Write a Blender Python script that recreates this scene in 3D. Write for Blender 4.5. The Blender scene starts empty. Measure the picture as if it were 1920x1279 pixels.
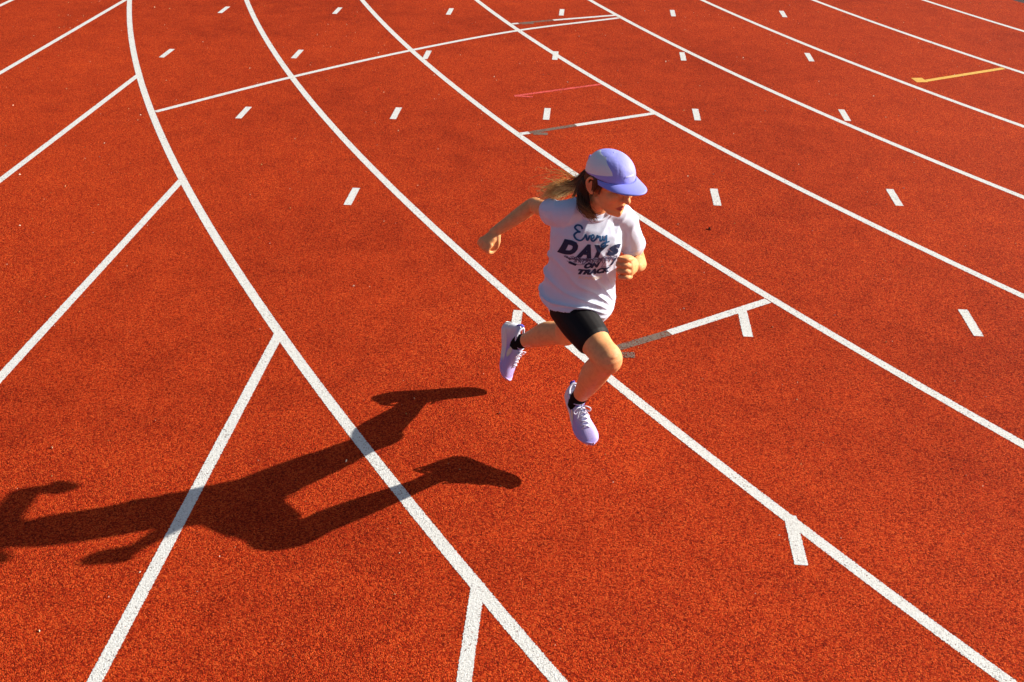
import bpy, bmesh, math, random
from mathutils import Vector, Matrix, noise
from mathutils.bvhtree import BVHTree

random.seed(7)
V = Vector
scene = bpy.context.scene
COL = scene.collection

# ------------------------------------------------------------------ camera
cam = bpy.data.cameras.new('Camera')
cam.sensor_width = 36.0
cam.lens = 1829.2 / 1920 * 36.0
cam.clip_start = 0.05
cam.clip_end = 1000
camo = bpy.data.objects.new('Camera', cam)
COL.objects.link(camo)
_r = V((0.99986, 0.00889, 0.01393)); _u = V((-0.01652, 0.53785, 0.84288)); _f = V((0, 0.84299, -0.53792))
m = Matrix.Identity(4)
for i in range(3):
    m[i][0], m[i][1], m[i][2] = _r[i], _u[i], -_f[i]
m[2][3] = 2.6504
camo.matrix_world = m
scene.camera = camo

# ------------------------------------------------------------------ light
SUN = V((0.8633, 0.2491, 0.4390)).normalized()          # towards the sun
world = bpy.data.worlds.new('World'); scene.world = world
world.use_nodes = True
wn = world.node_tree.nodes; wn.clear()
sky = wn.new('ShaderNodeTexSky'); sky.sky_type = 'NISHITA'; sky.sun_disc = False; sky.dust_density = 2.0; sky.air_density = 0.8; sky.ozone_density = 0.6
sky.sun_elevation = math.asin(SUN.z)
sky.sun_rotation = math.atan2(SUN.x, SUN.y)
bg = wn.new('ShaderNodeBackground'); bg.inputs[1].default_value = 0.055
wo = wn.new('ShaderNodeOutputWorld')
world.node_tree.links.new(sky.outputs[0], bg.inputs[0])
world.node_tree.links.new(bg.outputs[0], wo.inputs[0])
sl = bpy.data.lights.new('Sun', 'SUN'); sl.energy = 5.0; sl.angle = math.radians(0.5); sl.color = (1.0, 0.93, 0.82)
so = bpy.data.objects.new('Sun', sl); COL.objects.link(so)
so.rotation_euler = (-SUN).to_track_quat('-Z', 'Y').to_euler()
so.location = (20, 6, 10)
scene.view_settings.view_transform = 'Standard'
scene.view_settings.look = 'None'
scene.view_settings.exposure = 0.76
scene.view_settings.gamma = 1.0
scene.view_settings.use_curve_mapping = False

# ------------------------------------------------------------------ helpers
def link(o, parent=None):
    COL.objects.link(o)
    if parent: o.parent = parent
    return o
def mesh_obj(name, verts, faces, mat, parent=None, smooth=True):
    me = bpy.data.meshes.new(name); me.from_pydata([tuple(v) for v in verts], [], faces); me.update()
    if smooth:
        for p in me.polygons: p.use_smooth = True
    o = bpy.data.objects.new(name, me)
    for mm in (mat if isinstance(mat, (list, tuple)) else [mat]): me.materials.append(mm)
    return link(o, parent)
def tag(o, label=None, cat=None, kind=None):
    if label: o['label'] = label
    if cat: o['category'] = cat
    if kind: o['kind'] = kind
    return o
class NT:
    """small node helper"""
    def __init__(s, name):
        s.m = bpy.data.materials.new(name); s.m.use_nodes = True
        s.t = s.m.node_tree; s.n = s.t.nodes; s.n.clear()
        s.out = s.n.new('ShaderNodeOutputMaterial')
    def new(s, t, **kw):
        n = s.n.new(t)
        for k, v in kw.items(): setattr(n, k, v)
        return n
    def l(s, a, b): s.t.links.new(a, b)
    def math(s, op, a, b=None, clamp=False):
        n = s.new('ShaderNodeMath', operation=op); n.use_clamp = clamp
        for i, x in enumerate((a, b)):
            if x is None: continue
            if isinstance(x, (int, float)): n.inputs[i].default_value = x
            else: s.l(x, n.inputs[i])
        return n.outputs[0]
    def mix(s, fac, a, b, blend='MIX'):
        n = s.new('ShaderNodeMix', data_type='RGBA', blend_type=blend)
        for sock, x in ((n.inputs[0], fac), (n.inputs[6], a), (n.inputs[7], b)):
            if isinstance(x, (int, float)): sock.default_value = x
            elif isinstance(x, tuple): sock.default_value = (*x, 1)
            else: s.l(x, sock)
        return n.outputs[2]
    def ramp(s, fac, stops):
        n = s.new('ShaderNodeValToRGB'); e = n.color_ramp.elements
        while len(e) < len(stops): e.new(0.5)
        for el, (p, c) in zip(e, stops): el.position = p; el.color = (*c, 1) if len(c) == 3 else c
        s.l(fac, n.inputs[0]); return n.outputs[0]
    def noise(s, vec, scale, detail=2, rough=.5):
        n = s.new('ShaderNodeTexNoise'); n.inputs['Scale'].default_value = scale
        n.inputs['Detail'].default_value = detail; n.inputs['Roughness'].default_value = rough
        s.l(vec, n.inputs['Vector']); return n
    def bsdf(s, col, rough=.8, normal=None, spec=.3, **kw):
        n = s.new('ShaderNodeBsdfPrincipled')
        if isinstance(col, tuple): n.inputs['Base Color'].default_value = (*col, 1)
        else: s.l(col, n.inputs['Base Color'])
        if isinstance(rough, (int, float)): n.inputs['Roughness'].default_value = rough
        else: s.l(rough, n.inputs['Roughness'])
        n.inputs['Specular IOR Level'].default_value = spec
        for k, v in kw.items(): n.inputs[k].default_value = v
        if normal is not None: s.l(normal, n.inputs['Normal'])
        s.l(n.outputs[0], s.out.inputs[0]); return n

# ------------------------------------------------------------------ materials of the ground
def tartan(t, paint=None):
    """red rubber granule surface in world metres; paint = (r,g,b) lays worn paint on it, edges from the UV map"""
    geo = t.new('ShaderNodeNewGeometry'); pos = geo.outputs['Position']
    vo = t.new('ShaderNodeTexVoronoi'); vo.inputs['Scale'].default_value = 210; vo.inputs['Randomness'].default_value = 1
    t.l(pos, vo.inputs['Vector'])
    vo2 = t.new('ShaderNodeTexVoronoi'); vo2.inputs['Scale'].default_value = 75; t.l(pos, vo2.inputs['Vector'])
    fine = t.noise(pos, 210, 3, .65)
    big = t.noise(pos, .42, 5, .62); mid = t.noise(pos, 4.5, 4, .6)
    hsep = t.new('ShaderNodeSeparateColor'); t.l(vo.outputs['Color'], hsep.inputs[0])
    g = t.math('ADD', t.math('MULTIPLY', hsep.outputs[0], .55), t.math('MULTIPLY', fine.outputs[0], .5))
    col = t.ramp(g, [(.16, (.055, .005, .003)), (.40, (.285, .0185, .0045)), (.60, (.505, .0435, .0075)), (.92, (.67, .120, .026))])
    pat = t.math('ADD', t.math('MULTIPLY', big.outputs[0], .6), t.math('MULTIPLY', mid.outputs[0], .4))
    shade = t.ramp(pat, [(.34, (.68, .60, .62)), (.5, (.93, .92, .92)), (.66, (1.10, 1.16, 1.08))])
    col = t.mix(1.0, col, shade, 'MULTIPLY')
    hgt = t.math('ADD', t.math('MULTIPLY', t.math('SUBTRACT', 1.0, vo.outputs['Distance']), .7),
                 t.math('ADD', t.math('MULTIPLY', fine.outputs[0], .6), t.math('MULTIPLY', vo2.outputs['Distance'], -.45)))
    bump = t.new('ShaderNodeBump'); bump.inputs['Strength'].default_value = .8; bump.inputs['Distance'].default_value = .005
    t.l(hgt, bump.inputs['Height'])
    if paint is None:
        t.bsdf(col, .9, bump.outputs[0], .06)
        return
    uv = t.new('ShaderNodeUVMap'); sep = t.new('ShaderNodeSeparateXYZ'); t.l(uv.outputs[0], sep.inputs[0])
    # v runs over the strip in metres from its middle, the map's x holds the half width of the paint
    edge = t.math('SUBTRACT', sep.outputs[0], t.math('ABSOLUTE', sep.outputs[1]))
    jit = t.math('MULTIPLY', t.math('SUBTRACT', t.noise(pos, 130, 2, .6).outputs[0], .5), .012)
    inside = t.math('GREATER_THAN', t.math('ADD', edge, jit), 0.0)
    wear = t.noise(pos, 6, 3, .6)
    thr = t.math('ADD', .30, t.math('MULTIPLY', wear.outputs[0], .22 if paint[3] < 1 else .62))
    pit = t.math('GREATER_THAN', g, t.math('SUBTRACT', thr, .17 if paint[3] < 1 else .24))
    fac = t.math('MULTIPLY', inside, pit)
    pc = t.mix(t.math('MULTIPLY', t.noise(pos, 9, 4, .6).outputs[0], .35), tuple(paint[:3]), tuple(c * .8 for c in paint[:3]))
    pc = t.mix(1.0, pc, t.ramp(g, [(.2, (.72, .70, .68)), (.5, (1, 1, 1)), (1, (1.06, 1.06, 1.06))]), 'MULTIPLY')
    b2 = t.new('ShaderNodeBump'); b2.inputs['Strength'].default_value = .55; b2.inputs['Distance'].default_value = .004
    t.l(hgt, b2.inputs['Height'])
    pb = t.bsdf(pc, .75, b2.outputs[0], .25)
    tr = t.new('ShaderNodeBsdfTransparent'); mx = t.new('ShaderNodeMixShader')
    t.l(fac, mx.inputs[0]); t.l(tr.outputs[0], mx.inputs[1]); t.l(pb.outputs[0], mx.inputs[2]); t.l(mx.outputs[0], t.out.inputs[0])

t = NT('red_tartan'); tartan(t); M_TRACK = t.m
def paintmat(name, c, worn=0):
    t = NT(name); tartan(t, (*c, worn)); return t.m
M_WHITE = paintmat('white_line_paint', (.72, .72, .70))
M_GREY = paintmat('grey_overpaint', (.20, .135, .105), 1)
M_PINK = paintmat('pink_chalk', (.78, .10, .085), 1)
M_YEL = paintmat('yellow_paint', (.80, .46, .09))
t = NT('infield_grass'); geo = t.new('ShaderNodeNewGeometry')
t.bsdf(t.ramp(t.noise(geo.outputs['Position'], 30, 4).outputs[0], [(.3, (.02, .035, .01)), (.7, (.06, .1, .025))]), .9); M_GRASS = t.m
t = NT('drain_metal'); t.bsdf((.035, .02, .018), .6); M_DRAIN = t.m

# ------------------------------------------------------------------ the setting
CX, CY, R4 = 27.7177, 21.3243, 29.938            # centre of the bend and radius of the fourth line
def polar(r, deg): return V((CX + r * math.cos(math.radians(deg)), CY + r * math.sin(math.radians(deg)), 0))
lawn = mesh_obj('ground', [(-300, -300, -.02), (340, -300, -.02), (340, 340, -.02), (-300, 340, -.02)], [(0, 1, 2, 3)], M_GRASS, smooth=False)
tag(lawn, 'dark lawn ground around and inside the running track', kind='structure')
vs, fs = [], []
N = 96
for i in range(N):
    a = 360 * i / N
    vs += [polar(24.08, a), polar(75, a)]
for i in range(N):
    j = (i + 1) % N
    fs.append((2 * i, 2 * i + 1, 2 * j + 1, 2 * j))
track = mesh_obj('running_track', vs, fs, M_TRACK, smooth=False)
tag(track, 'red rubber running track with white lane lines', kind='structure')
vs = []
for i in range(N): vs += [polar(23.86, 360 * i / N) + V((0, 0, -.012)), polar(24.078, 360 * i / N) + V((0, 0, -.012))]
drain = mesh_obj('drain_channel', vs, fs, M_DRAIN, smooth=False)
tag(drain, 'dark drain channel along the inner edge of the track', kind='structure')

def strip(name, pts, mat, width=.05, z=.0008, label=None, taper=None):
    """painted strip along ground points; mesh a little wider than the paint, whose ragged edge the material makes"""
    hw = width / 2; mw = hw + .008
    P = [V((p[0], p[1], 0)) for p in pts]
    vs, uvs = [], []
    for i, p in enumerate(P):
        d = (P[min(i + 1, len(P) - 1)] - P[max(i - 1, 0)]).normalized(); n = V((-d.y, d.x, 0))
        for s in (-1, 1):
            vs.append((p.x + n.x * mw * s, p.y + n.y * mw * s, z)); uvs.append((hw, mw * s))
    fs = [(2 * i, 2 * i + 2, 2 * i + 3, 2 * i + 1) for i in range(len(P) - 1)]
    o = mesh_obj(name, vs, fs, mat, track, smooth=False)
    uvl = o.data.uv_layers.new(name='UVMap')
    for lp in o.data.loops: uvl.data[lp.index].uv = uvs[lp.vertex_index]
    if label: o['label'] = label
    return o
def arc(r, a0, a1, n): return [polar(r, a0 + (a1 - a0) * i / n) for i in range(n + 1)]
def seg(a, b, n=8):
    a, b = V((*a, 0)), V((*b, 0)); return [a.lerp(b, i / n) for i in range(n + 1)]
for k in range(1, 9):
    strip('lane_line', arc(R4 - 1.22 * (k - 4), -215, -95, 260), M_WHITE)
# straight lanes end on the outermost curved line and go on as dashes across the bend
D0, DU, DV = V((1.1037, 2.7653)), V((1.1971, .0426)), V((.1137, 1.6000))
dv = DV.normalized()
R1 = R4 + 3.66
for c in range(-8, 0):
    # walk along the column to where it meets the outermost line
    base = D0 + DU * c
    lo, hi = -12.0, 16.0
    for _ in range(50):
        md = (lo + hi) / 2; q = base + dv * md
        if (V((q.x - CX, q.y - CY))).length > R1 - .01: lo = md
        else: hi = md
    q = base + dv * lo
    e = q - dv * 9
    strip('straight_line', seg((e.x, e.y), (q.x, q.y), 12), M_WHITE, z=.0010)
dash_mesh = None
for c in range(-6, 2):
    for r in range(-1, 10):
        q = D0 + DU * c + DV * r
        d = V((q.x - CX, q.y - CY)).length
        if r < -c or (c, r) == (-1, 2) or d > R1 - .1 or d < 24.6 or q.y > 16: continue
        strip('dash_mark', seg((q - dv * .135).to_tuple(), (q + dv * .135).to_tuple(), 2), M_WHITE, z=.0012)
# curved start line across four lanes
A = [(-2.837, 7.423), (-1.953, 8.347), (-.993, 9.217), (.002, 9.965), (1.07, 10.528)]
def catmull(P, n=8):
    P = [V(p) for p in P]; P = [P[0] * 2 - P[1]] + P + [P[-1] * 2 - P[-2]]; out = []
    for i in range(1, len(P) - 2):
        for k in range(n):
            s = k / n
            out.append(.5 * ((2 * P[i]) + (-P[i - 1] + P[i + 1]) * s + (2 * P[i - 1] - 5 * P[i] + 4 * P[i + 1] - P[i + 2]) * s * s + (-P[i - 1] + 3 * P[i] - 3 * P[i + 1] + P[i + 2]) * s ** 3))
    out.append(P[-2]); return out
strip('start_line', catmull(A), M_WHITE, z=.0014, label='thin white curved start line crossing four lanes')
def crossmark(a, g0, g1, b, barb, name):
    strip('cross_line', seg(a, g0, 3), M_WHITE, z=.0014)
    strip('cross_line', seg(g1, b, 6), M_WHITE, z=.0014)
    strip('painted_out_line', seg(g0, g1, 6), M_GREY, z=.0016, label=name)
    if barb: strip('painted_out_barb', seg((g0[0] + .03, g0[1] - .015), barb, 3), M_GREY, z=.0018)
crossmark((-.054, 10.218), (.012, 10.243), (.376, 10.393), (1.037, 10.635), (.17, 10.255), 'greyed out part of the far cross line')
crossmark((.035, 7.066), (.105, 7.097), (.468, 7.276), (1.108, 7.577), (.245, 7.076), 'greyed out part of the cross line behind the runner')
crossmark((.385, 4.024), (.45, 4.06), (.808, 4.257), (1.389, 4.603), (.609, 4.042), 'greyed out part of the cross line beside the knee')
strip('chalk_arrow', seg((-.012, 7.948), (.734, 8.297)), M_PINK, .035, .0012, 'faint pink arrow drawn on the track')
strip('chalk_arrow_barb', seg((-.012, 7.948), (.14, 7.93), 3), M_PINK, .03, .0014)
strip('yellow_line', seg((3.575, 8.52), (4.481, 8.955)), M_YEL, .05, .0012, 'yellow line mark in the inner lane')
strip('yellow_square', seg((3.52, 8.555), (3.62, 8.565), 2), M_YEL, .12, .0014, 'yellow square at the end of the yellow line')

# tiny litter: pale grit and bits of dry leaf scattered over the rubber
t = NT('litter'); oi = t.new('ShaderNodeNewGeometry')
t.bsdf(t.ramp(oi.outputs['Random Per Island'], [(0, (.75, .66, .55)), (.55, (.62, .45, .28)), (.8, (.45, .25, .06)), (1, (.06, .03, .02))]), .8); M_LIT = t.m
vs, fs = [], []
for i in range(1500):
    x, y = random.uniform(-6, 6.5), random.uniform(1.6, 12.5)
    s = random.choice((.0014, .0016, .002, .002, .0026, .0034)) * random.uniform(.7, 1.3) * (1.25 + .07 * y)
    if i % 40 == 0: s *= 2.2
    a = random.uniform(0, 6.28); el = random.uniform(.35, 1); b = len(vs)
    z = .0015
    c, sn = math.cos(a), math.sin(a)
    for (p, q, h) in ((-1, 0, 0), (0, -el * .6, 0), (1, 0, .3), (0, el * .6, .25), (0, 0, 1.1)):
        vs.append((x + (p * c - q * sn) * s, y + (p * sn + q * c) * s, z + h * s))
    fs += [(b, b + 1, b + 4), (b + 1, b + 2, b + 4), (b + 2, b + 3, b + 4), (b + 3, b, b + 4)]
lit = mesh_obj('track_litter', vs, fs, M_LIT, smooth=False)
tag(lit, 'pale grit and leaf crumbs scattered over the red track', 'litter', 'stuff')

# ------------------------------------------------------------------ runner: materials
def simple(name, col, rough=.7, spec=.3, **kw):
    t = NT(name); t.bsdf(col, rough, None, spec, **kw); return t.m
t = NT('skin'); geo = t.new('ShaderNodeNewGeometry')
at = t.new('ShaderNodeAttribute', attribute_name='tint')
n1 = t.noise(geo.outputs['Position'], 22, 6, .7)
c = t.mix(n1.outputs[0], (.78, .325, .115), (.92, .47, .20))
pn = t.ramp(t.noise(geo.outputs['Position'], 55, 5, .7).outputs[0], [(.45, (0, 0, 0)), (.75, (.5, .5, .5))])
c = t.mix(pn, c, (.58, .17, .08))
c = t.mix(at.outputs['Fac'], c, (.42, .10, .075))
bp = t.new('ShaderNodeBump'); bp.inputs['Strength'].default_value = .25; bp.inputs['Distance'].default_value = .002
t.l(t.noise(geo.outputs['Position'], 300, 3).outputs[0], bp.inputs['Height'])
b = t.bsdf(c, .58, bp.outputs[0], .32)
b.inputs['Subsurface Weight'].default_value = .18; b.inputs['Subsurface Radius'].default_value = (.012, .005, .003); b.inputs['Subsurface Scale'].default_value = 1
M_SKIN = t.m
t = NT('shirt_fabric'); geo = t.new('ShaderNodeNewGeometry')
mp = t.new('ShaderNodeMapping'); mp.inputs['Rotation'].default_value = (0, math.radians(38), 0); mp.inputs['Scale'].default_value = (.28, .8, 1)
t.l(geo.outputs['Position'], mp.inputs['Vector'])
w = t.noise(mp.outputs[0], 34, 3, .5); w.noise_type = 'RIDGED_MULTIFRACTAL'
w2 = t.noise(geo.outputs['Position'], 420, 2, .5)
bp = t.new('ShaderNodeBump'); bp.inputs['Strength'].default_value = .5; bp.inputs['Distance'].default_value = .006
t.l(t.math('ADD', w.outputs[0], t.math('MULTIPLY', w2.outputs[0], .10)), bp.inputs['Height'])
bb = t.bsdf((.64, .71, .87), .62, bp.outputs[0], .3); bb.inputs['Sheen Weight'].default_value = .15
M_SHIRT = t.m
M_SHORTS = simple('black_lycra', (.006, .005, .006), .62, .2)
M_SOCK = simple('black_sock', (.008, .008, .009), .9, .1)
M_NAVY = simple('navy_print', (.012, .024, .075), .6)
M_BLUE = simple('blue_print', (.010, .085, .23), .6)
M_CREAM = simple('cream_print', (.80, .66, .50), .6)
M_LINE = simple('grey_violet_print', (.10, .085, .16), .6)
M_LILAC = simple('cap_lilac', (.27, .29, .86), .65, .3)
M_CAPW = simple('cap_white', (.70, .72, .78), .6, .3)
M_CAPL = simple('cap_pale', (.55, .57, .86), .6, .3)
M_EYE = simple('eye', (.02, .015, .012), .2, .5)
t = NT('hair'); at = t.new('ShaderNodeAttribute', attribute_name='tip')
t.bsdf(t.ramp(at.outputs['Fac'], [(0, (.030, .013, .006)), (.4, (.15, .055, .016)), (.65, (.55, .25, .06)), (1, (.92, .62, .22))]), .38, None, .5); M_HAIR = t.m  # brown root to gold tip; sunlight on the ends is painted into the gold
t = NT('shoe_upper'); tc = t.new('ShaderNodeTexCoord'); sp = t.new('ShaderNodeSeparateXYZ'); t.l(tc.outputs['Object'], sp.inputs[0])
# pale heel, lilac middle and toe, whiter towards the laces
f1 = t.math('MULTIPLY', t.math('ADD', sp.outputs[1], .045), 14, True)
f2 = t.math('MULTIPLY', t.math('SUBTRACT', sp.outputs[2], .048), 26, True)
cc = t.mix(f1, (.76, .76, .80), (.45, .385, .74))
cc = t.mix(t.math('MULTIPLY', f2, .9), cc, (.72, .74, .90))
cc = t.mix(t.math('MULTIPLY', t.math('SUBTRACT', sp.outputs[1], .172), 60, True), cc, (.34, .26, .66))
bp = t.new('ShaderNodeBump'); bp.inputs['Strength'].default_value = .3; bp.inputs['Distance'].default_value = .001
vv = t.new('ShaderNodeTexVoronoi'); vv.inputs['Scale'].default_value = 420; t.l(tc.outputs['Object'], vv.inputs['Vector']); t.l(vv.outputs['Distance'], bp.inputs['Height'])
t.bsdf(cc, .6, bp.outputs[0], .3); M_UPPER = t.m
t = NT('shoe_sole'); tc = t.new('ShaderNodeTexCoord'); sp = t.new('ShaderNodeSeparateXYZ'); t.l(tc.outputs['Object'], sp.inputs[0])
t.bsdf(t.mix(t.math('MULTIPLY', t.math('SUBTRACT', sp.outputs[1], .075), 40, True), (.78, .78, .78), (.46, .37, .72)), .55); M_SOLE = t.m
M_LACE = simple('shoe_lace', (.70, .70, .84), .8)
M_PATCH = simple('shoe_patch', (.78, .74, .58), .5)
M_COLLAR = simple('shoe_lining', (.10, .085, .45), .8)

# ------------------------------------------------------------------ runner: geometry helpers
def ring_tube(vs, fs, pts, rad, side=None, n=16, cap=3):
    """tapered tube with elliptic rings; rad entries are r or (r_side, r_depth); rounded ends"""
    P = [V(p) for p in pts]; Rr = [(r, r) if not isinstance(r, tuple) else r for r in rad]
    if cap:
        d0 = (P[0] - P[1]).normalized(); d1 = (P[-1] - P[-2]).normalized()
        h0, h1 = min(Rr[0]), min(Rr[-1])
        pre, pr, post, po = [], [], [], []
        for k in range(cap):
            a = math.pi / 2 * (1 - (k + .35) / (cap + .35))
            pre.append(P[0] + d0 * h0 * math.sin(a)); pr.append(tuple(q * math.cos(a) for q in Rr[0]))
            post.insert(0, P[-1] + d1 * h1 * math.sin(a)); po.insert(0, tuple(q * math.cos(a) for q in Rr[-1]))
        P = pre + P + post; Rr = pr + Rr + po
    b = len(vs); ref = V(side).normalized() if side is not None else None
    prev = None
    for i, p in enumerate(P):
        d = (P[min(i + 1, len(P) - 1)] - P[max(i - 1, 0)]).normalized()
        if ref is not None: s = ref
        elif prev is not None: s = prev
        else: s = V((0, 0, 1)) if abs(d.z) < .9 else V((1, 0, 0))
        s = (s - d * s.dot(d)).normalized(); prev = s; q = d.cross(s)
        for k in range(n):
            a = 2 * math.pi * k / n
            vs.append(p + s * math.cos(a) * Rr[i][0] + q * math.sin(a) * Rr[i][1])
    m_ = len(P)
    for i in range(m_ - 1):
        for k in range(n):
            k2 = (k + 1) % n
            fs.append((b + i * n + k, b + i * n + k2, b + (i + 1) * n + k2, b + (i + 1) * n + k))
    fs.append(tuple(b + k for k in reversed(range(n)))); fs.append(tuple(b + (m_ - 1) * n + k for k in range(n)))
def spline(pts, vals, n=5):
    """resample a control polyline with radii smoothly"""
    vv = [(v, v) if not isinstance(v, tuple) else v for v in vals]
    Q = catmull([tuple(p) for p in pts], n)
    Rv = catmull([(a, b, 0) for a, b in vv], n)
    return Q, [(max(r.x, .001), max(r.y, .001)) for r in Rv]
def ellipsoid(vs, fs, c, ax, rad, nu=20, nv=12):
    c = V(c); b = len(vs)
    for i in range(1, nv):
        th = math.pi * i / nv
        for k in range(nu):
            ph = 2 * math.pi * k / nu
            vs.append(c + ax[0] * rad[0] * math.sin(th) * math.cos(ph) + ax[1] * rad[1] * math.sin(th) * math.sin(ph) + ax[2] * rad[2] * math.cos(th))
    for i in range(nv - 2):
        for k in range(nu):
            k2 = (k + 1) % nu
            fs.append((b + i * nu + k, b + (i + 1) * nu + k, b + (i + 1) * nu + k2, b + i * nu + k2))
    vs.append(c + ax[2] * rad[2]); vs.append(c - ax[2] * rad[2]); t_ = len(vs)
    for k in range(nu):
        k2 = (k + 1) % nu
        fs.append((t_ - 2, b + k, b + k2)); fs.append((t_ - 1, b + (nv - 2) * nu + k2, b + (nv - 2) * nu + k))
def remeshed(name, vs, fs, voxel, smooth_it, mat, parent):
    """fuse overlapping closed shapes into one continuous skin"""
    o = mesh_obj(name, vs, fs, mat)
    bm = bmesh.new(); bm.from_mesh(o.data); bmesh.ops.recalc_face_normals(bm, faces=bm.faces); bm.to_mesh(o.data); bm.free()
    r = o.modifiers.new('r', 'REMESH'); r.mode = 'VOXEL'; r.voxel_size = voxel; r.use_smooth_shade = True
    s = o.modifiers.new('s', 'SMOOTH'); s.factor = .5; s.iterations = smooth_it
    dg = bpy.context.evaluated_depsgraph_get()
    me = bpy.data.meshes.new_from_object(o.evaluated_get(dg)); me.name = name
    o.modifiers.clear(); old = o.data; o.data = me; bpy.data.meshes.remove(old)
    if not me.materials: me.materials.append(mat)
    for p in me.polygons: p.use_smooth = True
    if parent: o.parent = parent
    return o

# ------------------------------------------------------------------ runner
person = bpy.data.objects.new('person', None); COL.objects.link(person)
person.empty_display_size = .2
tag(person, 'runner in white printed t-shirt, black shorts and lilac cap in mid stride', 'person')

HIP_R, HIP_L, PEL = V((.221, 3.32, .692)), V((.322, 3.405, .672)), V((.271, 3.365, .70))
KNEE_R, ANK_R = V((.362, 3.075, .616)), V((.276, 3.27, .286))
KNEE_L, ANK_L = V((.228, 3.57, .421)), V((.036, 3.765, .244))
SH_R, SH_L = V((.172, 3.315, 1.095)), V((.420, 3.37, 1.055))
EL_R, WR_R, FI_R = V((.076, 3.54, 1.030)), V((-.072, 3.512, .925)), V((-.110, 3.485, .894))
EL_L, WR_L, FI_L = V((.492, 3.395, .855)), V((.458, 3.205, .943)), V((.428, 3.140, .975))
NECK = V((.294, 3.345, 1.105))
HEAD = V((.343, 3.285, 1.240))
TL = (SH_L - SH_R).normalized()                       # towards her left
FW = V((TL.y, -TL.x, 0)).normalized()                 # chest forward
HF = V((.600, -.795, -.10)).normalized()              # face forward
HR = HF.cross(V((0.02, 0.04, 1))).normalized()        # her right ... image left is -HR side
HU = HR.cross(HF).normalized()
def hd(x, y, z): return HEAD + HR * x + HF * y + HU * z

vs, fs = [], []
# trunk
Q, Rv = spline([PEL - V((0, 0, .03)), PEL + V((0, 0, .06)), V((.265, 3.36, .84)), V((.277, 3.345, .95)), V((.290, 3.342, 1.04)), V((.293, 3.345, 1.085))],
               [(.10, .075), (.105, .078), (.098, .072), (.108, .078), (.105, .068), (.06, .05)])
ring_tube(vs, fs, Q, Rv, TL, 20)
Q, Rv = spline([SH_R, NECK.lerp(SH_R, .45) + V((0, 0, .006)), NECK, NECK.lerp(SH_L, .45) + V((0, 0, .006)), SH_L], [.036, .038, .045, .038, .036])
ring_tube(vs, fs, Q, Rv, V((0, 0, 1)))
ring_tube(vs, fs, [NECK - V((0, 0, .02)), NECK.lerp(HEAD, .4), hd(0, -.02, -.045)], [.046, .041, .042])
# head
AX = (HR, HF, HU)
ellipsoid(vs, fs, hd(0, -.008, .030), AX, (.072, .092, .084), 28, 18)
ellipsoid(vs, fs, hd(0, .028, -.025), AX, (.058, .060, .077), 24, 16)
ring_tube(vs, fs, [hd(-.046, .004, -.052), hd(-.022, .054, -.083), hd(0, .069, -.089), hd(.022, .054, -.083), hd(.046, .004, -.052)], [.0155, .0165, .0175, .0165, .0155])
ring_tube(vs, fs, [hd(0, .084, .012), hd(0, .097, -.010), hd(0, .106, -.026)], [.008, .010, .0115], None, 12)
for s in (-1, 1):
    ring_tube(vs, fs, [hd(.010 * s, .094, -.028), hd(.013 * s, .085, -.030)], [.007, .007], None, 10)
    ellipsoid(vs, fs, hd(.035 * s, .060, -.022), AX, (.024, .024, .024), 14, 10)
    ellipsoid(vs, fs, hd(.030 * s, .080, .024), AX, (.026, .010, .009), 14, 8)
    # ear
    ea = [(.010, .022), (.002, .031), (-.012, .030), (-.020, .016), (-.018, -.002), (-.010, -.018), (.002, -.027), (.009, -.018)]
    q = catmull([tuple(hd((.072 - .55 * y_) * s if y_ < 0 else .072 * s, y_ - .010, z_ - .004)) for y_, z_ in ea], 4)
    ring_tube(vs, fs, q, [.0052] * len(q), None, 10)
    ellipsoid(vs, fs, hd(.074 * s, -.012, -.003), (HR, (HF * .9 + HR * -.45 * s).normalized(), HU), (.004, .014, .024), 14, 10)
ring_tube(vs, fs, [hd(-.020, .076, -.056), hd(0, .086, -.052), hd(.020, .076, -.056)], [.005, .006, .005], None, 10)
ring_tube(vs, fs, [hd(-.018, .073, -.066), hd(0, .082, -.068), hd(.018, .073, -.066)], [.005, .0065, .005], None, 10)
# legs
def leg(hip, knee, ank, bend, rh=.064):
    d1, d2 = knee - hip, ank - knee
    pts = [hip, hip + d1 * .45 + bend * .004, hip + d1 * .82, knee + bend * .006, knee + d2 * .14 - bend * .004, knee + d2 * .34 - bend * .012,
           knee + d2 * .62 - bend * .005, knee + d2 * .86, ank, ank + d2.normalized() * .03]
    rad = [rh, .066, .056, .054, .051, .0545, .0445, .033, .031, .028]
    Q, Rv = spline(pts, rad, 10); ring_tube(vs, fs, Q, Rv, bend, 40)
    ellipsoid(vs, fs, knee + bend * .013 + (d2.normalized() * .004), (bend, bend.cross(d2).normalized(), d2.normalized()), (.036, .038, .042), 32, 20)
bR = ((KNEE_R - HIP_R).normalized() - (ANK_R - KNEE_R).normalized()).normalized()
bL = ((KNEE_L - HIP_L).normalized() - (ANK_L - KNEE_L).normalized()).normalized()
leg(HIP_R, KNEE_R, ANK_R, bR); leg(HIP_L, KNEE_L, ANK_L, bL)
# arms
def arm(sh, el, wr, r0=.036):
    d1, d2 = el - sh, wr - el
    pts = [sh, sh + d1 * .4, sh + d1 * .8, el, el + d2 * .25, el + d2 * .6, wr, wr + d2.normalized() * .012]
    Q, Rv = spline(pts, [r0, .034, .031, .030, .031, .027, (.022, .019), (.022, .018)], 8); ring_tube(vs, fs, Q, Rv, None, 32)
arm(SH_R, EL_R, WR_R); arm(SH_L, EL_L, WR_L)
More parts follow.
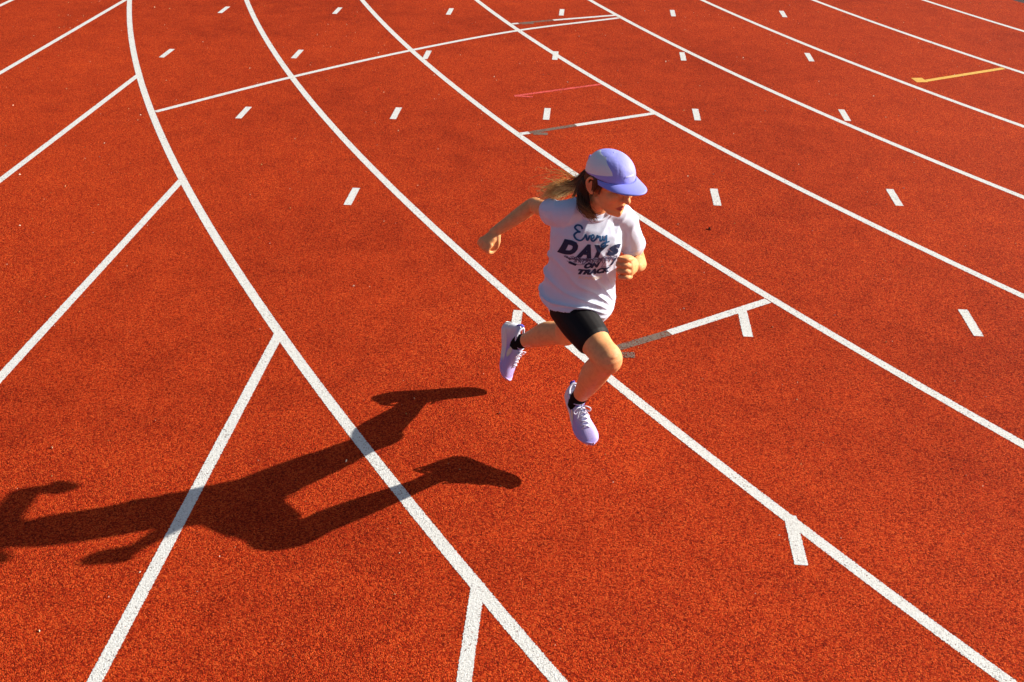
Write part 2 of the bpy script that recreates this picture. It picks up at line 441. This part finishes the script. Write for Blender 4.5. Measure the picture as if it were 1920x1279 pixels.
# closed hands: palm, four curled fingers of different length, thumb across them
def fist(wr, along, palm, thumbside, size=1.15):
    """along = forearm to knuckles, palm = towards the palm, thumbside = towards the thumb"""
    a = along.normalized(); p = (palm - a * palm.dot(a)).normalized(); tsd = a.cross(p)
    if tsd.dot(thumbside) < 0: tsd = -tsd
    def h(x, y, z): return wr + (a * x + p * y + tsd * z) * size
    ring_tube(vs, fs, [h(.004, .002, 0), h(.030, .002, .002), h(.058, .003, .001)], [(.020, .015), (.029, .0155), (.033, .0145)], tsd, 16)
    for i, (z, ln, r) in enumerate(((.0292, .92, .0092), (.0098, 1.0, .0096), (-.0096, .95, .0092), (-.0280, .80, .0083))):
        k = ln
        q = [h(.056, .002, z), h(.072 * .5 + .5 * (.060 + .020 * k), .008, z), h(.060 + .020 * k, .024, z), h(.060 + .004 * k, .041 * k + .002, z * .98), h(.036, .039 * k, z * .96), h(.030, .026, z * .95)]
        ring_tube(vs, fs, catmull(q, 4), [r] * (4 * 5 + 1), None, 10)
    ellipsoid(vs, fs, h(.048, .022, 0), (a, p, tsd), (.022, .020, .030), 14, 10)
    ellipsoid(vs, fs, h(.040, .024, .022), (a, p, tsd), (.024, .020, .013), 14, 10)
    ellipsoid(vs, fs, h(.026, .012, .020), (a, p, tsd), (.020, .014, .012), 14, 10)
    q = [h(.008, .006, .018), h(.026, .020, .030), h(.044, .036, .029), h(.054, .047, .014)]
    ring_tube(vs, fs, catmull(q, 4), [.0125, .012, .0118, .0115, .011, .0107, .0104, .0102, .010, .0098, .0092, .0086, .008], None, 10)
fist(WR_R, FI_R - WR_R, V((.35, .50, -.75)), V((.5, -.6, -.45)), 1.0)
fist(WR_L, FI_L - WR_L + V((-.01, -.02, .0)), V((-.9, .25, -.1)), V((0, 0, 1)))
body = remeshed('body', vs, fs, .0025, 8, M_SKIN, person)
# lips, ear rims and knees are a little redder skin
ta = body.data.attributes.new('tint', 'FLOAT', 'POINT')
lipc = hd(0, .09, -.062)
for v in body.data.vertices:
    d = v.co - lipc; x, y, z = d.dot(HR), d.dot(HF), d.dot(HU)
    k = max(0, 1 - (x / .024) ** 2 - (z / .0125) ** 2) if y > -.02 else 0
    e = max(0, 1 - ((v.co - hd(.078, -.012, -.004)).length / .034) ** 2)
    ta.data[v.index].value = min(1, 2.2 * k) + .45 * e + .22 * max(0, 1 - ((v.co - KNEE_R - bR * .04).length / .05) ** 2)
for s in (-1, 1):
    a, b = [], []
    ellipsoid(a, b, hd(.029 * s, .078, .006), AX, (.012, .010, .007), 12, 8)
    mesh_obj('eye', a, b, M_EYE, person)

# shorts
vs, fs = [], []
Q, Rv = spline([PEL + V((0, 0, .075)), PEL + V((0, 0, .02)), PEL - V((0, 0, .05))], [(.112, .078), (.118, .084), (.095, .078)])
ring_tube(vs, fs, Q, Rv, (HIP_L - HIP_R), 20)
d = KNEE_R - HIP_R
Q, Rv = spline([HIP_R - d * .05, HIP_R + d * .3, HIP_R + d * .66], [.078, .079, .0695]); ring_tube(vs, fs, Q, Rv, None, 20, 1)
d = KNEE_L - HIP_L
Q, Rv = spline([HIP_L, HIP_L + d * .3, HIP_L + d * .60], [.084, .078, .069]); ring_tube(vs, fs, Q, Rv, None, 20, 1)
shorts = remeshed('shorts', vs, fs, .004, 5, M_SHORTS, person)

# shirt
vs, fs = [], []
TS = V((TL.x, TL.y, 0)).normalized()
Q, Rv = spline([V((.256, 3.352, .690)), V((.257, 3.354, .735)), V((.259, 3.358, .805)), V((.270, 3.350, .890)), V((.279, 3.342, .965)), V((.288, 3.342, 1.035)), V((.293, 3.345, 1.085)), V((.296, 3.346, 1.118))],
               [(.148, .134), (.152, .132), (.142, .114), (.138, .106), (.146, .102), (.146, .088), (.102, .064), (.056, .050)], 6)
ring_tube(vs, fs, Q, Rv, TS, 28, 1)
Q, Rv = spline([NECK.lerp(SH_R, .3), SH_R + V((.012, 0, .004)), SH_R.lerp(EL_R, .20), SH_R.lerp(EL_R, .34)], [.052, .052, .050, .050]); ring_tube(vs, fs, Q, Rv, None, 20, 1)
Q, Rv = spline([NECK.lerp(SH_L, .3), SH_L + V((-.012, 0, .004)), SH_L.lerp(EL_L, .32), SH_L.lerp(EL_L, .62)], [.052, .053, .049, .047]); ring_tube(vs, fs, Q, Rv, None, 20, 1)
shirt = remeshed('shirt', vs, fs, .0045, 6, M_SHIRT, person)
bm = bmesh.new(); bm.from_mesh(shirt.data)
kill = []
sleeves = ((SH_R, EL_R, .34), (SH_L, EL_L, .62))
for f in bm.faces:
    c = f.calc_center_median()
    if f.normal.z < -.75 and c.z < .70: kill.append(f); continue
    for s, e, tt in sleeves:
        d = (e - s); L_ = d.length; d = d / L_
        if (c - s).dot(d) > L_ * tt - .002 and f.normal.dot(d) > .7: kill.append(f); break
bmesh.ops.delete(bm, geom=kill, context='FACES')
bm.normal_update()
for v in bm.verts:
    r = v.co - V((.27, 3.35, 0)); s = r.dot(TS); z = v.co.z; fd = r.dot(FW)
    wv = noise.noise(v.co * 9) * .9
    low = min(1, max(0, (1.06 - z) / .30)); up = min(1, max(0, (z - .95) / .1))
    # drag folds from her right ribs down to the left hip, and short ones at the shoulders
    ph = math.atan2(z - .69, .15 - s) * 27 + wv * 2.6 + fd * 6
    fold = (1 - abs(math.sin(ph * .5))) ** 2 - .3
    ph2 = (s * 1.0 - (z - 1.0) * .8) * 80 + wv * 3
    fold2 = (1 - abs(math.sin(ph2 * .5))) ** 2 - .3
    amp = .020 * low * min(1, (V((.15 - s, z - .69, 0)).length) / .16) * (.45 + .8 * max(0, noise.noise(v.co * 6 + V((3, 1, 7))) + .35))
    # loose hem flares and waves
    hem = max(0, (.76 - z) / .07)
    v.co += v.normal * (fold * amp + fold2 * .0035 * up + hem * .005 * noise.noise(v.co * 11 + V((5, 5, 5))) + .004 * noise.noise(v.co * 16))
    if hem > 0: v.co.z += (.046 * min(1, max(0, (.07 - s) / .10)) - .012 * max(0, s / .14)) * min(1, hem)
bm.to_mesh(shirt.data); bm.free()
so_ = shirt.modifiers.new('thick', 'SOLIDIFY'); so_.thickness = .0022; so_.offset = -1

# print on the chest
bm = bmesh.new(); bm.from_mesh(shirt.data); bvh = BVHTree.FromBMesh(bm)
PN = (FW + V((0, 0, .12))).normalized(); PX = TS; PY = PN.cross(PX) * -1
if PY.z < 0: PY = -PY
PO = V((.277, 3.345, .915)) + FW * .1
def drape(u, v, lift=.0014):
    u = u * 1.0 - .010; v = v * .86 + .048
    o = PO + PX * u + PY * v + PN * .25
    hit, n, i, dist = bvh.ray_cast(o, -PN)
    if hit is None: return o - PN * .25
    return hit + n * lift
def draped(name, polys, mat, lift=.0014):
    """polys: list of (verts2d, faces)"""
    b2 = bmesh.new()
    for v2, f2 in polys:
        vv_ = [b2.verts.new((p[0], p[1], 0)) for p in v2]
        for f in f2:
            try: b2.faces.new([vv_[i] for i in f])
            except ValueError: pass
    bmesh.ops.triangulate(b2, faces=b2.faces)
    for _ in range(4):
        ed = [e for e in b2.edges if e.calc_length() > .007]
        if not ed: break
        bmesh.ops.subdivide_edges(b2, edges=ed, cuts=1); bmesh.ops.triangulate(b2, faces=b2.faces)
    for v in b2.verts: v.co = drape(v.co.x, v.co.y, lift)
    me = bpy.data.meshes.new(name); b2.to_mesh(me); b2.free(); me.materials.append(mat)
    o = bpy.data.objects.new(name, me); link(o, shirt); return o
def stroke2d(pts, w, n=6):
    P = catmull([(*p, 0) for p in pts], n) if len(pts) > 2 else [V((*p, 0)) for p in pts]
    v2, f2 = [], []
    for i, p in enumerate(P):
        d = (P[min(i + 1, len(P) - 1)] - P[max(i - 1, 0)]).normalized(); q = V((-d.y, d.x, 0)) * w / 2
        v2 += [p + q, p - q]
        if i: f2.append((2 * i - 2, 2 * i - 1, 2 * i + 1, 2 * i))
    return v2, f2
def text2d(body, x, y, width, height, rot=0, bold=.03, shear=.25):
    cu = bpy.data.curves.new('lettering', 'FONT'); cu.body = body; cu.offset = bold; cu.shear = shear; cu.resolution_u = 3
    o = bpy.data.objects.new('lettering', cu); COL.objects.link(o)
    dg = bpy.context.evaluated_depsgraph_get(); me = bpy.data.meshes.new_from_object(o.evaluated_get(dg))
    xs = [v.co.x for v in me.vertices]; ys = [v.co.y for v in me.vertices]
    x0, x1, y0, y1 = min(xs), max(xs), min(ys), max(ys); c, s = math.cos(rot), math.sin(rot)
    v2 = []
    for v in me.vertices:
        a, b_ = (v.co.x - x0) / (x1 - x0) * width, (v.co.y - y0) / (y1 - y0) * height
        v2.append((x + a * c - b_ * s, y + a * s + b_ * c))
    f2 = [tuple(p.vertices) for p in me.polygons]
    bpy.data.objects.remove(o); bpy.data.curves.remove(cu); bpy.data.meshes.remove(me)
    return v2, f2
E_ = [(.026, .062), (.022, .074), (.008, .076), (-.001, .064), (.010, .052), (.016, .050), (.004, .046), (-.006, .032), (.002, .016), (.018, .014), (.030, .026)]
v_ = [(.030, .026), (.036, .040), (.040, .022), (.044, .016), (.052, .036), (.058, .034)]
e_ = [(.058, .020), (.068, .030), (.066, .040), (.059, .036), (.058, .020), (.066, .012), (.078, .024)]
r_ = [(.078, .024), (.083, .038), (.085, .030), (.093, .034), (.092, .020), (.097, .012), (.104, .024)]
y_ = [(.104, .036), (.106, .018), (.114, .018), (.121, .036), (.119, .008), (.110, -.014), (.100, -.012), (.106, .000), (.134, .008)]
def sh(P, dx, dy, k=1.0): return [(dx + p[0] * k, dy + (p[1] - p[0] * .10) * k) for p in P]
draped('script_word', [stroke2d(sh(P, -.056, .063, .95), .0070) for P in (E_, v_, e_, r_, y_)], M_BLUE, .0022)
DAYS = []
for ch, x, y, w_, h_ in (('D', -.116, .008, .062, .070), ('A', -.056, -.004, .058, .064), ('Y', .002, -.008, .060, .060), ('S', .060, -.010, .060, .052)):
    DAYS.append(text2d(ch, x, y, w_, h_, -.14, .085, .2))
draped('block_word', DAYS, M_NAVY, .0014)
draped('block_word', [text2d('ON', -.026, -.058, .064, .027, -.06, .085, .3)], M_NAVY)
draped('block_word', [text2d('TRACK', -.046, -.090, .136, .029, -.05, .085, .3)], M_NAVY)
draped('small_word', [text2d('RUNNING', -.040, -.114, .092, .015, -.10, .01, .1)], M_CREAM)
rnd = random.Random(3)
sk = []
for i in range(34):
    x = -.095 + .185 * i / 34; y0 = -.004 - .012 * i / 34
    sk.append(stroke2d([(x, y0 + rnd.uniform(-.004, .006)), (x + rnd.uniform(.004, .02), y0 - rnd.uniform(.004, .016)), (x + rnd.uniform(.012, .034), y0 - rnd.uniform(.004, .014)), (x + rnd.uniform(.016, .03), y0 - rnd.uniform(.016, .032))], .0026, 4))
sk.append(stroke2d([(-.095, -.002), (-.06, -.016), (-.02, -.012), (.02, -.020), (.06, -.016), (.10, -.026)], .002))
sk.append(stroke2d([(-.085, -.026), (-.05, -.040), (-.02, -.036), (.01, -.028), (.04, -.034)], .002))
sk.append(stroke2d([(.045, -.062), (.060, -.030), (.104, -.034), (.098, -.060), (.046, -.062)], .0018, 1))
draped('line_drawing', sk, M_LINE, .0012)
draped('print_stroke', [stroke2d([(.103, -.030), (.098, -.046), (.088, -.064)], .010)], M_NAVY)
draped('print_stroke', [stroke2d([(-.078, -.030), (-.066, -.036), (-.052, -.042)], .011)], M_NAVY)
bm.free()
a, b = [], []
rp = []
for k in range(33):
    an = 2 * math.pi * k / 32; fr = max(0, -math.cos(an))
    o = NECK + TS * .066 * math.sin(an) - FW * (.052 * math.cos(an) - .004) + V((0, 0, .012 - .034 * fr ** 1.5))
    hit, nn_, ii, dd = bvh.find_nearest(o); rp.append(hit + nn_ * .001)
ring_tube(a, b, rp, [(.006, .0028)] * 33, V((0, 0, 1)), 10, 0); mesh_obj('neckband', a, b, M_SHIRT, shirt)
for (s_, e_, tt, r_) in ((SH_R, EL_R, .315, .052), (SH_L, EL_L, .585, .049)):
    a, b = [], []; rp = []; d = (e_ - s_).normalized(); c0 = s_.lerp(e_, tt); x_ = d.orthogonal().normalized(); y2 = d.cross(x_)
    for k in range(33):
        an = 2 * math.pi * k / 32; hit, nn_, ii, dd = bvh.find_nearest(c0 + (x_ * math.cos(an) + y2 * math.sin(an)) * r_); rp.append(hit + nn_ * .0004)
    ring_tube(a, b, rp, [.0014] * 33, None, 6, 0); mesh_obj('sleeve_seam', a, b, M_SHIRT, shirt)

# cap
CZ = .042
cap_v, cap_f = [], []
nu, nv = 120, 44
for i in range(nv + 1):
    th = (math.pi / 2) * i / nv
    for k in range(nu):
        ph = 2 * math.pi * k / nu
        x = .0815 * math.cos(ph); y = .1005 * math.sin(ph); rr = math.cos(th) ** .82
        seam = 1 - .012 * max(0, 1 - abs(((ph / (math.pi / 3) + .5) % 1) - .5) * 14) * math.cos(th)
        z = CZ - .002 + .077 * math.sin(th) + (.010 * max(0, -math.sin(ph)) * -1.6 if i == 0 else 0)
        cap_v.append(hd(x * rr * seam, (y * rr) * seam - .004, z))
for i in range(nv):
    for k in range(nu):
        k2 = (k + 1) % nu; cap_f.append((i * nu + k, i * nu + k2, (i + 1) * nu + k2, (i + 1) * nu + k))
t = NT('cap_panels'); at = t.new('ShaderNodeAttribute', attribute_name='panel')
geo = t.new('ShaderNodeNewGeometry')
bp = t.new('ShaderNodeBump'); bp.inputs['Strength'].default_value = .5; bp.inputs['Distance'].default_value = .006
t.l(t.noise(geo.outputs['Position'], 30, 3, .5).outputs[0], bp.inputs['Height'])
t.bsdf(t.mix(t.math('GREATER_THAN', at.outputs['Fac'], 0.0), (.33, .345, .88), (.80, .84, .88)), .62, bp.outputs[0], .3); M_CAP = t.m
cap = mesh_obj('cap', cap_v, cap_f, M_CAP, person)
pa = cap.data.attributes.new('panel', 'FLOAT', 'POINT')
for v in cap.data.vertices:
    c = v.co - HEAD; x, y, z = c.dot(HR), c.dot(HF), c.dot(HU) - CZ
    a = math.degrees(math.atan2(abs(x), y + .004))
    zl = .025 * (105 - a) / 66; zu = .027 + .040 * min(1, max(0, (a - 39) / 40)) ** .6
    pa.data[v.index].value = min(z - zl, zu - z, (a - 39) * .001, (160 - a) * .001)
so_ = cap.modifiers.new('thick', 'SOLIDIFY'); so_.thickness = .002
# visor
bv, bf = [], []
na, nr = 28, 8
for j in range(nr + 1):
    for i in range(na + 1):
        a = math.radians(-78 + 156 * i / na); q = j / nr
        x0, y0 = .0815 * math.sin(a), .1005 * math.cos(a) - .004
        ext = .070 * (max(0, math.cos(a * 1.12)) ** .55)
        x = x0 * (1 + .06 * q); y = y0 + ext * q
        z = CZ - .001 - .010 * q * (ext / .07) - .012 * (math.sin(a) ** 2) * q * 1.0 - .004 * math.sin(a) ** 2
        bv.append(hd(x, y, z))
for j in range(nr):
    for i in range(na):
        b = j * (na + 1) + i; bf.append((b, b + 1, b + na + 2, b + na + 1))
visor = mesh_obj('visor', bv, bf, M_LILAC, cap)
so_ = visor.modifiers.new('thick', 'SOLIDIFY'); so_.thickness = .0032; so_.offset = 0
# little wordmark on the front and the strap end at the back
lv, lf = [], []
for i in range(7):
    x = -.016 + i * .0052
    for (dx, dz) in ((0, 0), (.0036, 0), (.0036, .0055), (0, .0055)):
        xx = x + dx - .004; yy = .1005 * math.sqrt(max(0, 1 - (xx / .0815) ** 2)) * (math.cos(math.asin((.026 + dz) / .077)) ** .82) - .0015
        lv.append(hd(xx, yy, CZ + .024 + dz))
    b = 4 * i; lf.append((b, b + 1, b + 2, b + 3))
mesh_obj('wordmark', lv, lf, M_CAPW, cap, smooth=False)
a, b = [], []
ring_tube(a, b, [hd(-.03, -.098, CZ + .006), hd(-.012, -.112, CZ + .004), hd(.006, -.118, CZ + .010)], [(.004, .010), (.004, .010), (.003, .008)], HF, 10)
mesh_obj('strap', a, b, M_LILAC, cap)

# hair: close hair under the cap, ponytail blown back, locks over the shoulder
hv, hf, tipv = [], [], []
def strand(pts, r0, tips):
    n0 = len(hv); ring_tube(hv, hf, pts, [r0 * (1 - .55 * i / (len(pts) - 1)) for i in range(len(pts))], None, 4, 0)
    m_ = len(pts)
    for i in range(m_):
        q = i / (m_ - 1)
        for _ in range(4): tipv.append(max(0, min(1, tips[0] + (tips[1] - tips[0]) * q)))
rh = random.Random(11)
def lock(ctrl, count, r0, r1, tips, flare=1.0, wild=0.0):
    C_ = [V(c) for c in ctrl]
    for _ in range(count):
        a = rh.uniform(0, 6.283); rr = math.sqrt(rh.random()); u1 = V((math.cos(a), math.sin(a), rh.uniform(-.6, .6)))
        w2 = V((rh.uniform(-1, 1), rh.uniform(-1, 1), rh.uniform(-1, 1)))
        P = []
        cut = rh.uniform(.72, 1.0)
        for i, c in enumerate(C_):
            q = i / (len(C_) - 1); rad = r0 + (r1 - r0) * q ** flare
            P.append(c + u1 * rr * rad + w2 * wild * q * q + V((0, .3, 1)) * (.016 * q * math.sin(q * 8 + a * 2)))
        path = catmull([tuple(p) for p in P], 5); path = path[:max(6, int(len(path) * cut))]
        strand(path, rh.uniform(.0007, .0013), (tips[0] + rh.uniform(-.08, .08), tips[1] + rh.uniform(-.25, .1)))
# scalp hair around the back and sides
for i in range(420):
    ph = rh.uniform(math.radians(170), math.radians(370)); ph2 = ph
    x0, y0 = .076 * math.cos(ph), .094 * math.sin(ph) - .008
    if y0 > .035: continue
    p0 = hd(x0, y0, CZ + .004 - .006 * (y0 < 0)); tgt = hd(.010, -.110, -.012)
    mid_ = hd(x0 * .93, y0 * .98 - .006, -.012 + rh.uniform(-.03, .006))
    strand(catmull([tuple(p0), tuple(mid_), tuple(mid_.lerp(tgt, .6) + HF * -.008), tuple(tgt)], 4), .0016, (.05, .25))
for s in (-1, 1):
    for i in range(40):
        x = rh.uniform(.066, .073) * s; y = rh.uniform(.012, .040)
        strand([hd(x, y, CZ + .004), hd(x * 1.01, y - .003, .012), hd(x * .99, y - .006 - rh.random() * .006, -.006 - rh.random() * .016)], .0012, (.05, .3))
PT0 = hd(.010, -.106, -.004)
lock([PT0, V((.240, 3.385, 1.200)), V((.200, 3.405, 1.166)), V((.150, 3.42, 1.146)), V((.096, 3.43, 1.118))], 380, .016, .024, (.02, 1.12), .9, .034)
lock([PT0, V((.240, 3.375, 1.198)), V((.205, 3.39, 1.180)), V((.165, 3.40, 1.185)), V((.125, 3.40, 1.172))], 60, .016, .026, (.2, 1.15), 1, .03)
lock([hd(.058, -.060, -.01), V((.247, 3.32, 1.190)), V((.243, 3.275, 1.160)), V((.268, 3.238, 1.142)), V((.305, 3.222, 1.128))], 230, .015, .012, (.02, .62), 1, .012)
lock([hd(.055, -.065, -.02), V((.262, 3.29, 1.170)), V((.275, 3.255, 1.140)), V((.305, 3.235, 1.122))], 100, .012, .010, (.02, .40), 1, .008)
lock([PT0, V((.25, 3.36, 1.205)), V((.235, 3.35, 1.17)), V((.225, 3.32, 1.14))], 90, .014, .02, (.1, .6), 1, .012)
for _ in range(46):      # flyaway hairs
    p = V((.24, 3.39, 1.20)); q = V((rh.uniform(.06, .22), 3.42 + rh.uniform(-.03, .03), rh.uniform(1.10, 1.235)))
    strand(catmull([tuple(p), tuple(p.lerp(q, .5) + V((0, 0, rh.uniform(0, .03)))), tuple(q), tuple(q + V((-.01, 0, rh.uniform(-.02, .02))))], 5), .0007, (.5, 1.0))
hair = mesh_obj('hair', hv, hf, M_HAIR, person)
hair['label'] = 'brown ponytail with golden sunlight painted into its ends'
ha = hair.data.attributes.new('tip', 'FLOAT', 'POINT')
for i, x in enumerate(tipv): ha.data[i].value = x

# shoes and socks
def make_shoe(ank, toe_dir, up, lateral_sign, label):
    Y = toe_dir.normalized(); Z = (up - Y * up.dot(Y)).normalized(); X = Y.cross(Z)
    mw = Matrix(((X.x, Y.x, Z.x, 0), (X.y, Y.y, Z.y, 0), (X.z, Y.z, Z.z, 0), (0, 0, 0, 1)))
    org = ank - Y * .0 - Z * .088 - Y * .008
    mw.translation = org
    ls = lateral_sign
    def halfw(y):     # half width of the sole along the foot
        pts = [(-.078, .006), (-.072, .022), (-.055, .033), (-.02, .034), (.03, .0325), (.08, .040), (.12, .0455), (.15, .043), (.175, .033), (.190, .020), (.197, .006)]
        for (a, wa), (b, wb) in zip(pts, pts[1:]):
            if a <= y <= b: return wa + (wb - wa) * (y - a) / (b - a)
        return .006
    def cen(y): return -ls * .010 * max(0, min(1, (y - .05) / .12)) + ls * .004 * math.sin((y + .07) * 12)
    def zb(y):        # underside: rocker at toe and heel
        return .022 * max(0, (y - .11) / .087) ** 2 + .012 * max(0, (-.04 - y) / .038) ** 2
    def zt(y): return zb(y) + (.036 if y < 0 else .036 - .012 * min(1, y / .12)) - .004 * max(0, (y - .15) / .047)
    ST = [-.078 + .275 * i / 40 for i in range(41)]
    v, f = [], []
    n = 12
    for y in ST:
        w_ = halfw(y); c = cen(y); b, tt = zb(y), zt(y); flare = 1.07
        prof = [(-.86, b), (-1.0, b + .006), (-flare, b + .4 * (tt - b)), (-1.03, tt - .003), (-.93, tt + .001), (-.4, tt), (.4, tt), (.93, tt + .001), (1.03, tt - .003), (flare, b + .4 * (tt - b)), (1.0, b + .006), (.86, b)]
        for (px, pz) in prof: v.append(V((c + px * w_, y, pz)))
    for i in range(len(ST) - 1):
        for k in range(n):
            k2 = (k + 1) % n; f.append((i * n + k, i * n + k2, (i + 1) * n + k2, (i + 1) * n + k))
    f.append(tuple(range(n))); f.append(tuple((len(ST) - 1) * n + k for k in reversed(range(n))))
    def tr(L): return L
    # upper: dome sections from sole edge over the top
    def top(y):
        pts = [(-.078, .045), (-.070, .088), (-.055, .096), (-.03, .086), (.0, .082), (.03, .088), (.055, .090), (.09, .074), (.13, .056), (.16, .047), (.18, .040), (.190, .034), (.197, .028)]
        for (a, wa), (b, wb) in zip(pts, pts[1:]):
            if a <= y <= b: return wa + (wb - wa) * (y - a) / (b - a)
        return .03
    uv_, uf = [], []
    nn = 15
    for y in ST:
        w_ = halfw(y) * .97; c = cen(y); z0 = zt(y) - .006; h_ = max(.006, top(y) - z0)
        nar = .62 if y < .06 else .62 + .25 * min(1, (y - .06) / .08)
        for k in range(nn):
            a = math.pi * k / (nn - 1); ca, sa = math.cos(a), math.sin(a)
            ex = abs(ca) ** .75 * (1 if ca > 0 else -1)
            wid = w_ * (1 - (1 - nar) * sa ** 1.2)
            uv_.append(V((c - ex * wid, y, z0 + h_ * sa ** .8)))
    for i in range(len(ST) - 1):
        for k in range(nn - 1):
            uf.append((i * nn + k, i * nn + k + 1, (i + 1) * nn + k + 1, (i + 1) * nn + k))
    uf.append(tuple(reversed(range(nn)))); uf.append(tuple((len(ST) - 1) * nn + k for k in range(nn)))
    shoe = mesh_obj('shoe', uv_, uf, M_UPPER, person)
    shoe['label'] = label
    ss = shoe.modifiers.new('s', 'SUBSURF'); ss.levels = 1; ss.render_levels = 1
    shoe.matrix_world = mw
    def part(name, vv_, ff_, mat):
        o = mesh_obj(name, vv_, ff_, mat, shoe); return o
    sole = part('sole', v, f, M_SOLE); ss = sole.modifiers.new('s', 'SUBSURF'); ss.levels = 1; ss.render_levels = 1
    # padded collar round the ankle
    a_, b_ = [], []
    ringp = []
    for k in range(25):
        a = 2 * math.pi * k / 24; yy = -.008 + .050 * math.cos(a); xx = .029 * math.sin(a)
        ringp.append(V((xx, yy, .088 + .012 * (math.cos(a) > .5) * (math.cos(a) - .5) * 2 + .014 * max(0, -math.cos(a)) ** 2)))
    ring_tube(a_, b_, ringp, [.0055] * 25, None, 8, 0); part('collar', a_, b_, M_LACE)
    # tongue, laces, bow
    a_, b_ = [], []
    ring_tube(a_, b_, [V((0, .040, .090)), V((0, .030, .108)), V((0, .024, .118))], [(.020, .005), (.021, .005), (.016, .004)], V((1, 0, 0)), 12); part('tongue', a_, b_, M_COLLAR)
    for i in range(5):
        y = .052 + .017 * i; zt_ = top(y) + .003; w_ = .017
        a_, b_ = [], []
        ring_tube(a_, b_, [V((-w_, y - .004, zt_ - .009)), V((-w_ * .5, y, zt_ - .0005)), V((w_ * .5, y + .007, zt_ - .001)), V((w_, y + .010, zt_ - .010))], [.0026] * 4, None, 6, 1)
        ring_tube(a_, b_, [V((w_, y - .004, zt_ - .009)), V((w_ * .5, y, zt_ + .001)), V((-w_ * .5, y + .007, zt_)), V((-w_, y + .010, zt_ - .010))], [.0026] * 4, None, 6, 1)
        part('lace', a_, b_, M_LACE)
    for s in (-1, 1):
        a_, b_ = [], []
        lp = catmull([(0, .052, .094), (s * .018, .058, .104), (s * .036, .066, .094), (s * .030, .074, .086), (s * .012, .062, .092), (0, .054, .094)], 4)
        ring_tube(a_, b_, lp, [.0024] * len(lp), None, 6, 1)
        lp = catmull([(0, .054, .094), (s * .014, .072, .088), (s * .026, .090, .074)], 4); ring_tube(a_, b_, lp, [.0022] * len(lp), None, 6, 1)
        part('bow_loop', a_, b_, M_LACE)
    # side emblem: slanting pale spindle on both sides, proud of the mesh
    for s in (-1, 1):
        pv, pf = [], []
        for i in range(9):
            q = i / 8; y = .028 + .05 * q; hgt = .010 * math.sin(math.pi * q) ** .8 + .0006
            zc_ = zt(y) + .024 - .012 * q
            for e in (-1, 1):
                z = zc_ + e * hgt
                z0 = zt(y) - .006; h_ = top(y) - z0; sa = min(1, max(0, (z - z0) / h_)) ** 1.25
                ca = math.sqrt(max(0, 1 - sa * sa)) ** .75; wid = halfw(y) * .97 * (1 - .38 * sa ** 1.2)
                pv.append(V((cen(y) + s * (ca * wid + .0022), y, z)))
            if i: pf.append((2 * i - 2, 2 * i, 2 * i + 1, 2 * i - 1))
        part('emblem', pv, pf, M_PATCH)
    a_, b_ = [], []
    ring_tube(a_, b_, [V((0, -.069, .078)), V((0, -.072, .096)), V((0, -.066, .108))], [(.011, .004), (.011, .004), (.008, .003)], V((1, 0, 0)), 10); part('heel_tab', a_, b_, M_COLLAR)
    return shoe
def make_sock(ank, knee, toe_dir):
    d = (knee - ank).normalized(); a_, b_ = [], []
    Q, Rv = spline([ank - d * .045 + toe_dir * .012, ank - d * .01, ank + d * .028, ank + d * .046], [.034, .034, .0335, .0335], 4)
    ring_tube(a_, b_, Q, Rv, None, 20, 1); mesh_obj('sock', a_, b_, M_SOCK, person)
TR = V((.27, -.87, -.40)).normalized(); UR = V((.05, -.50, .86))
make_shoe(ANK_R, TR, UR, 1, 'lilac running shoe on the leading foot')
make_sock(ANK_R, KNEE_R, TR)
TLd = V((.02, -.32, -.95)).normalized(); UL = V((.80, -.58, .10))
make_shoe(ANK_L, TLd, UL, -1, 'lilac running shoe on the trailing foot, toe down')
make_sock(ANK_L, KNEE_L, TLd)
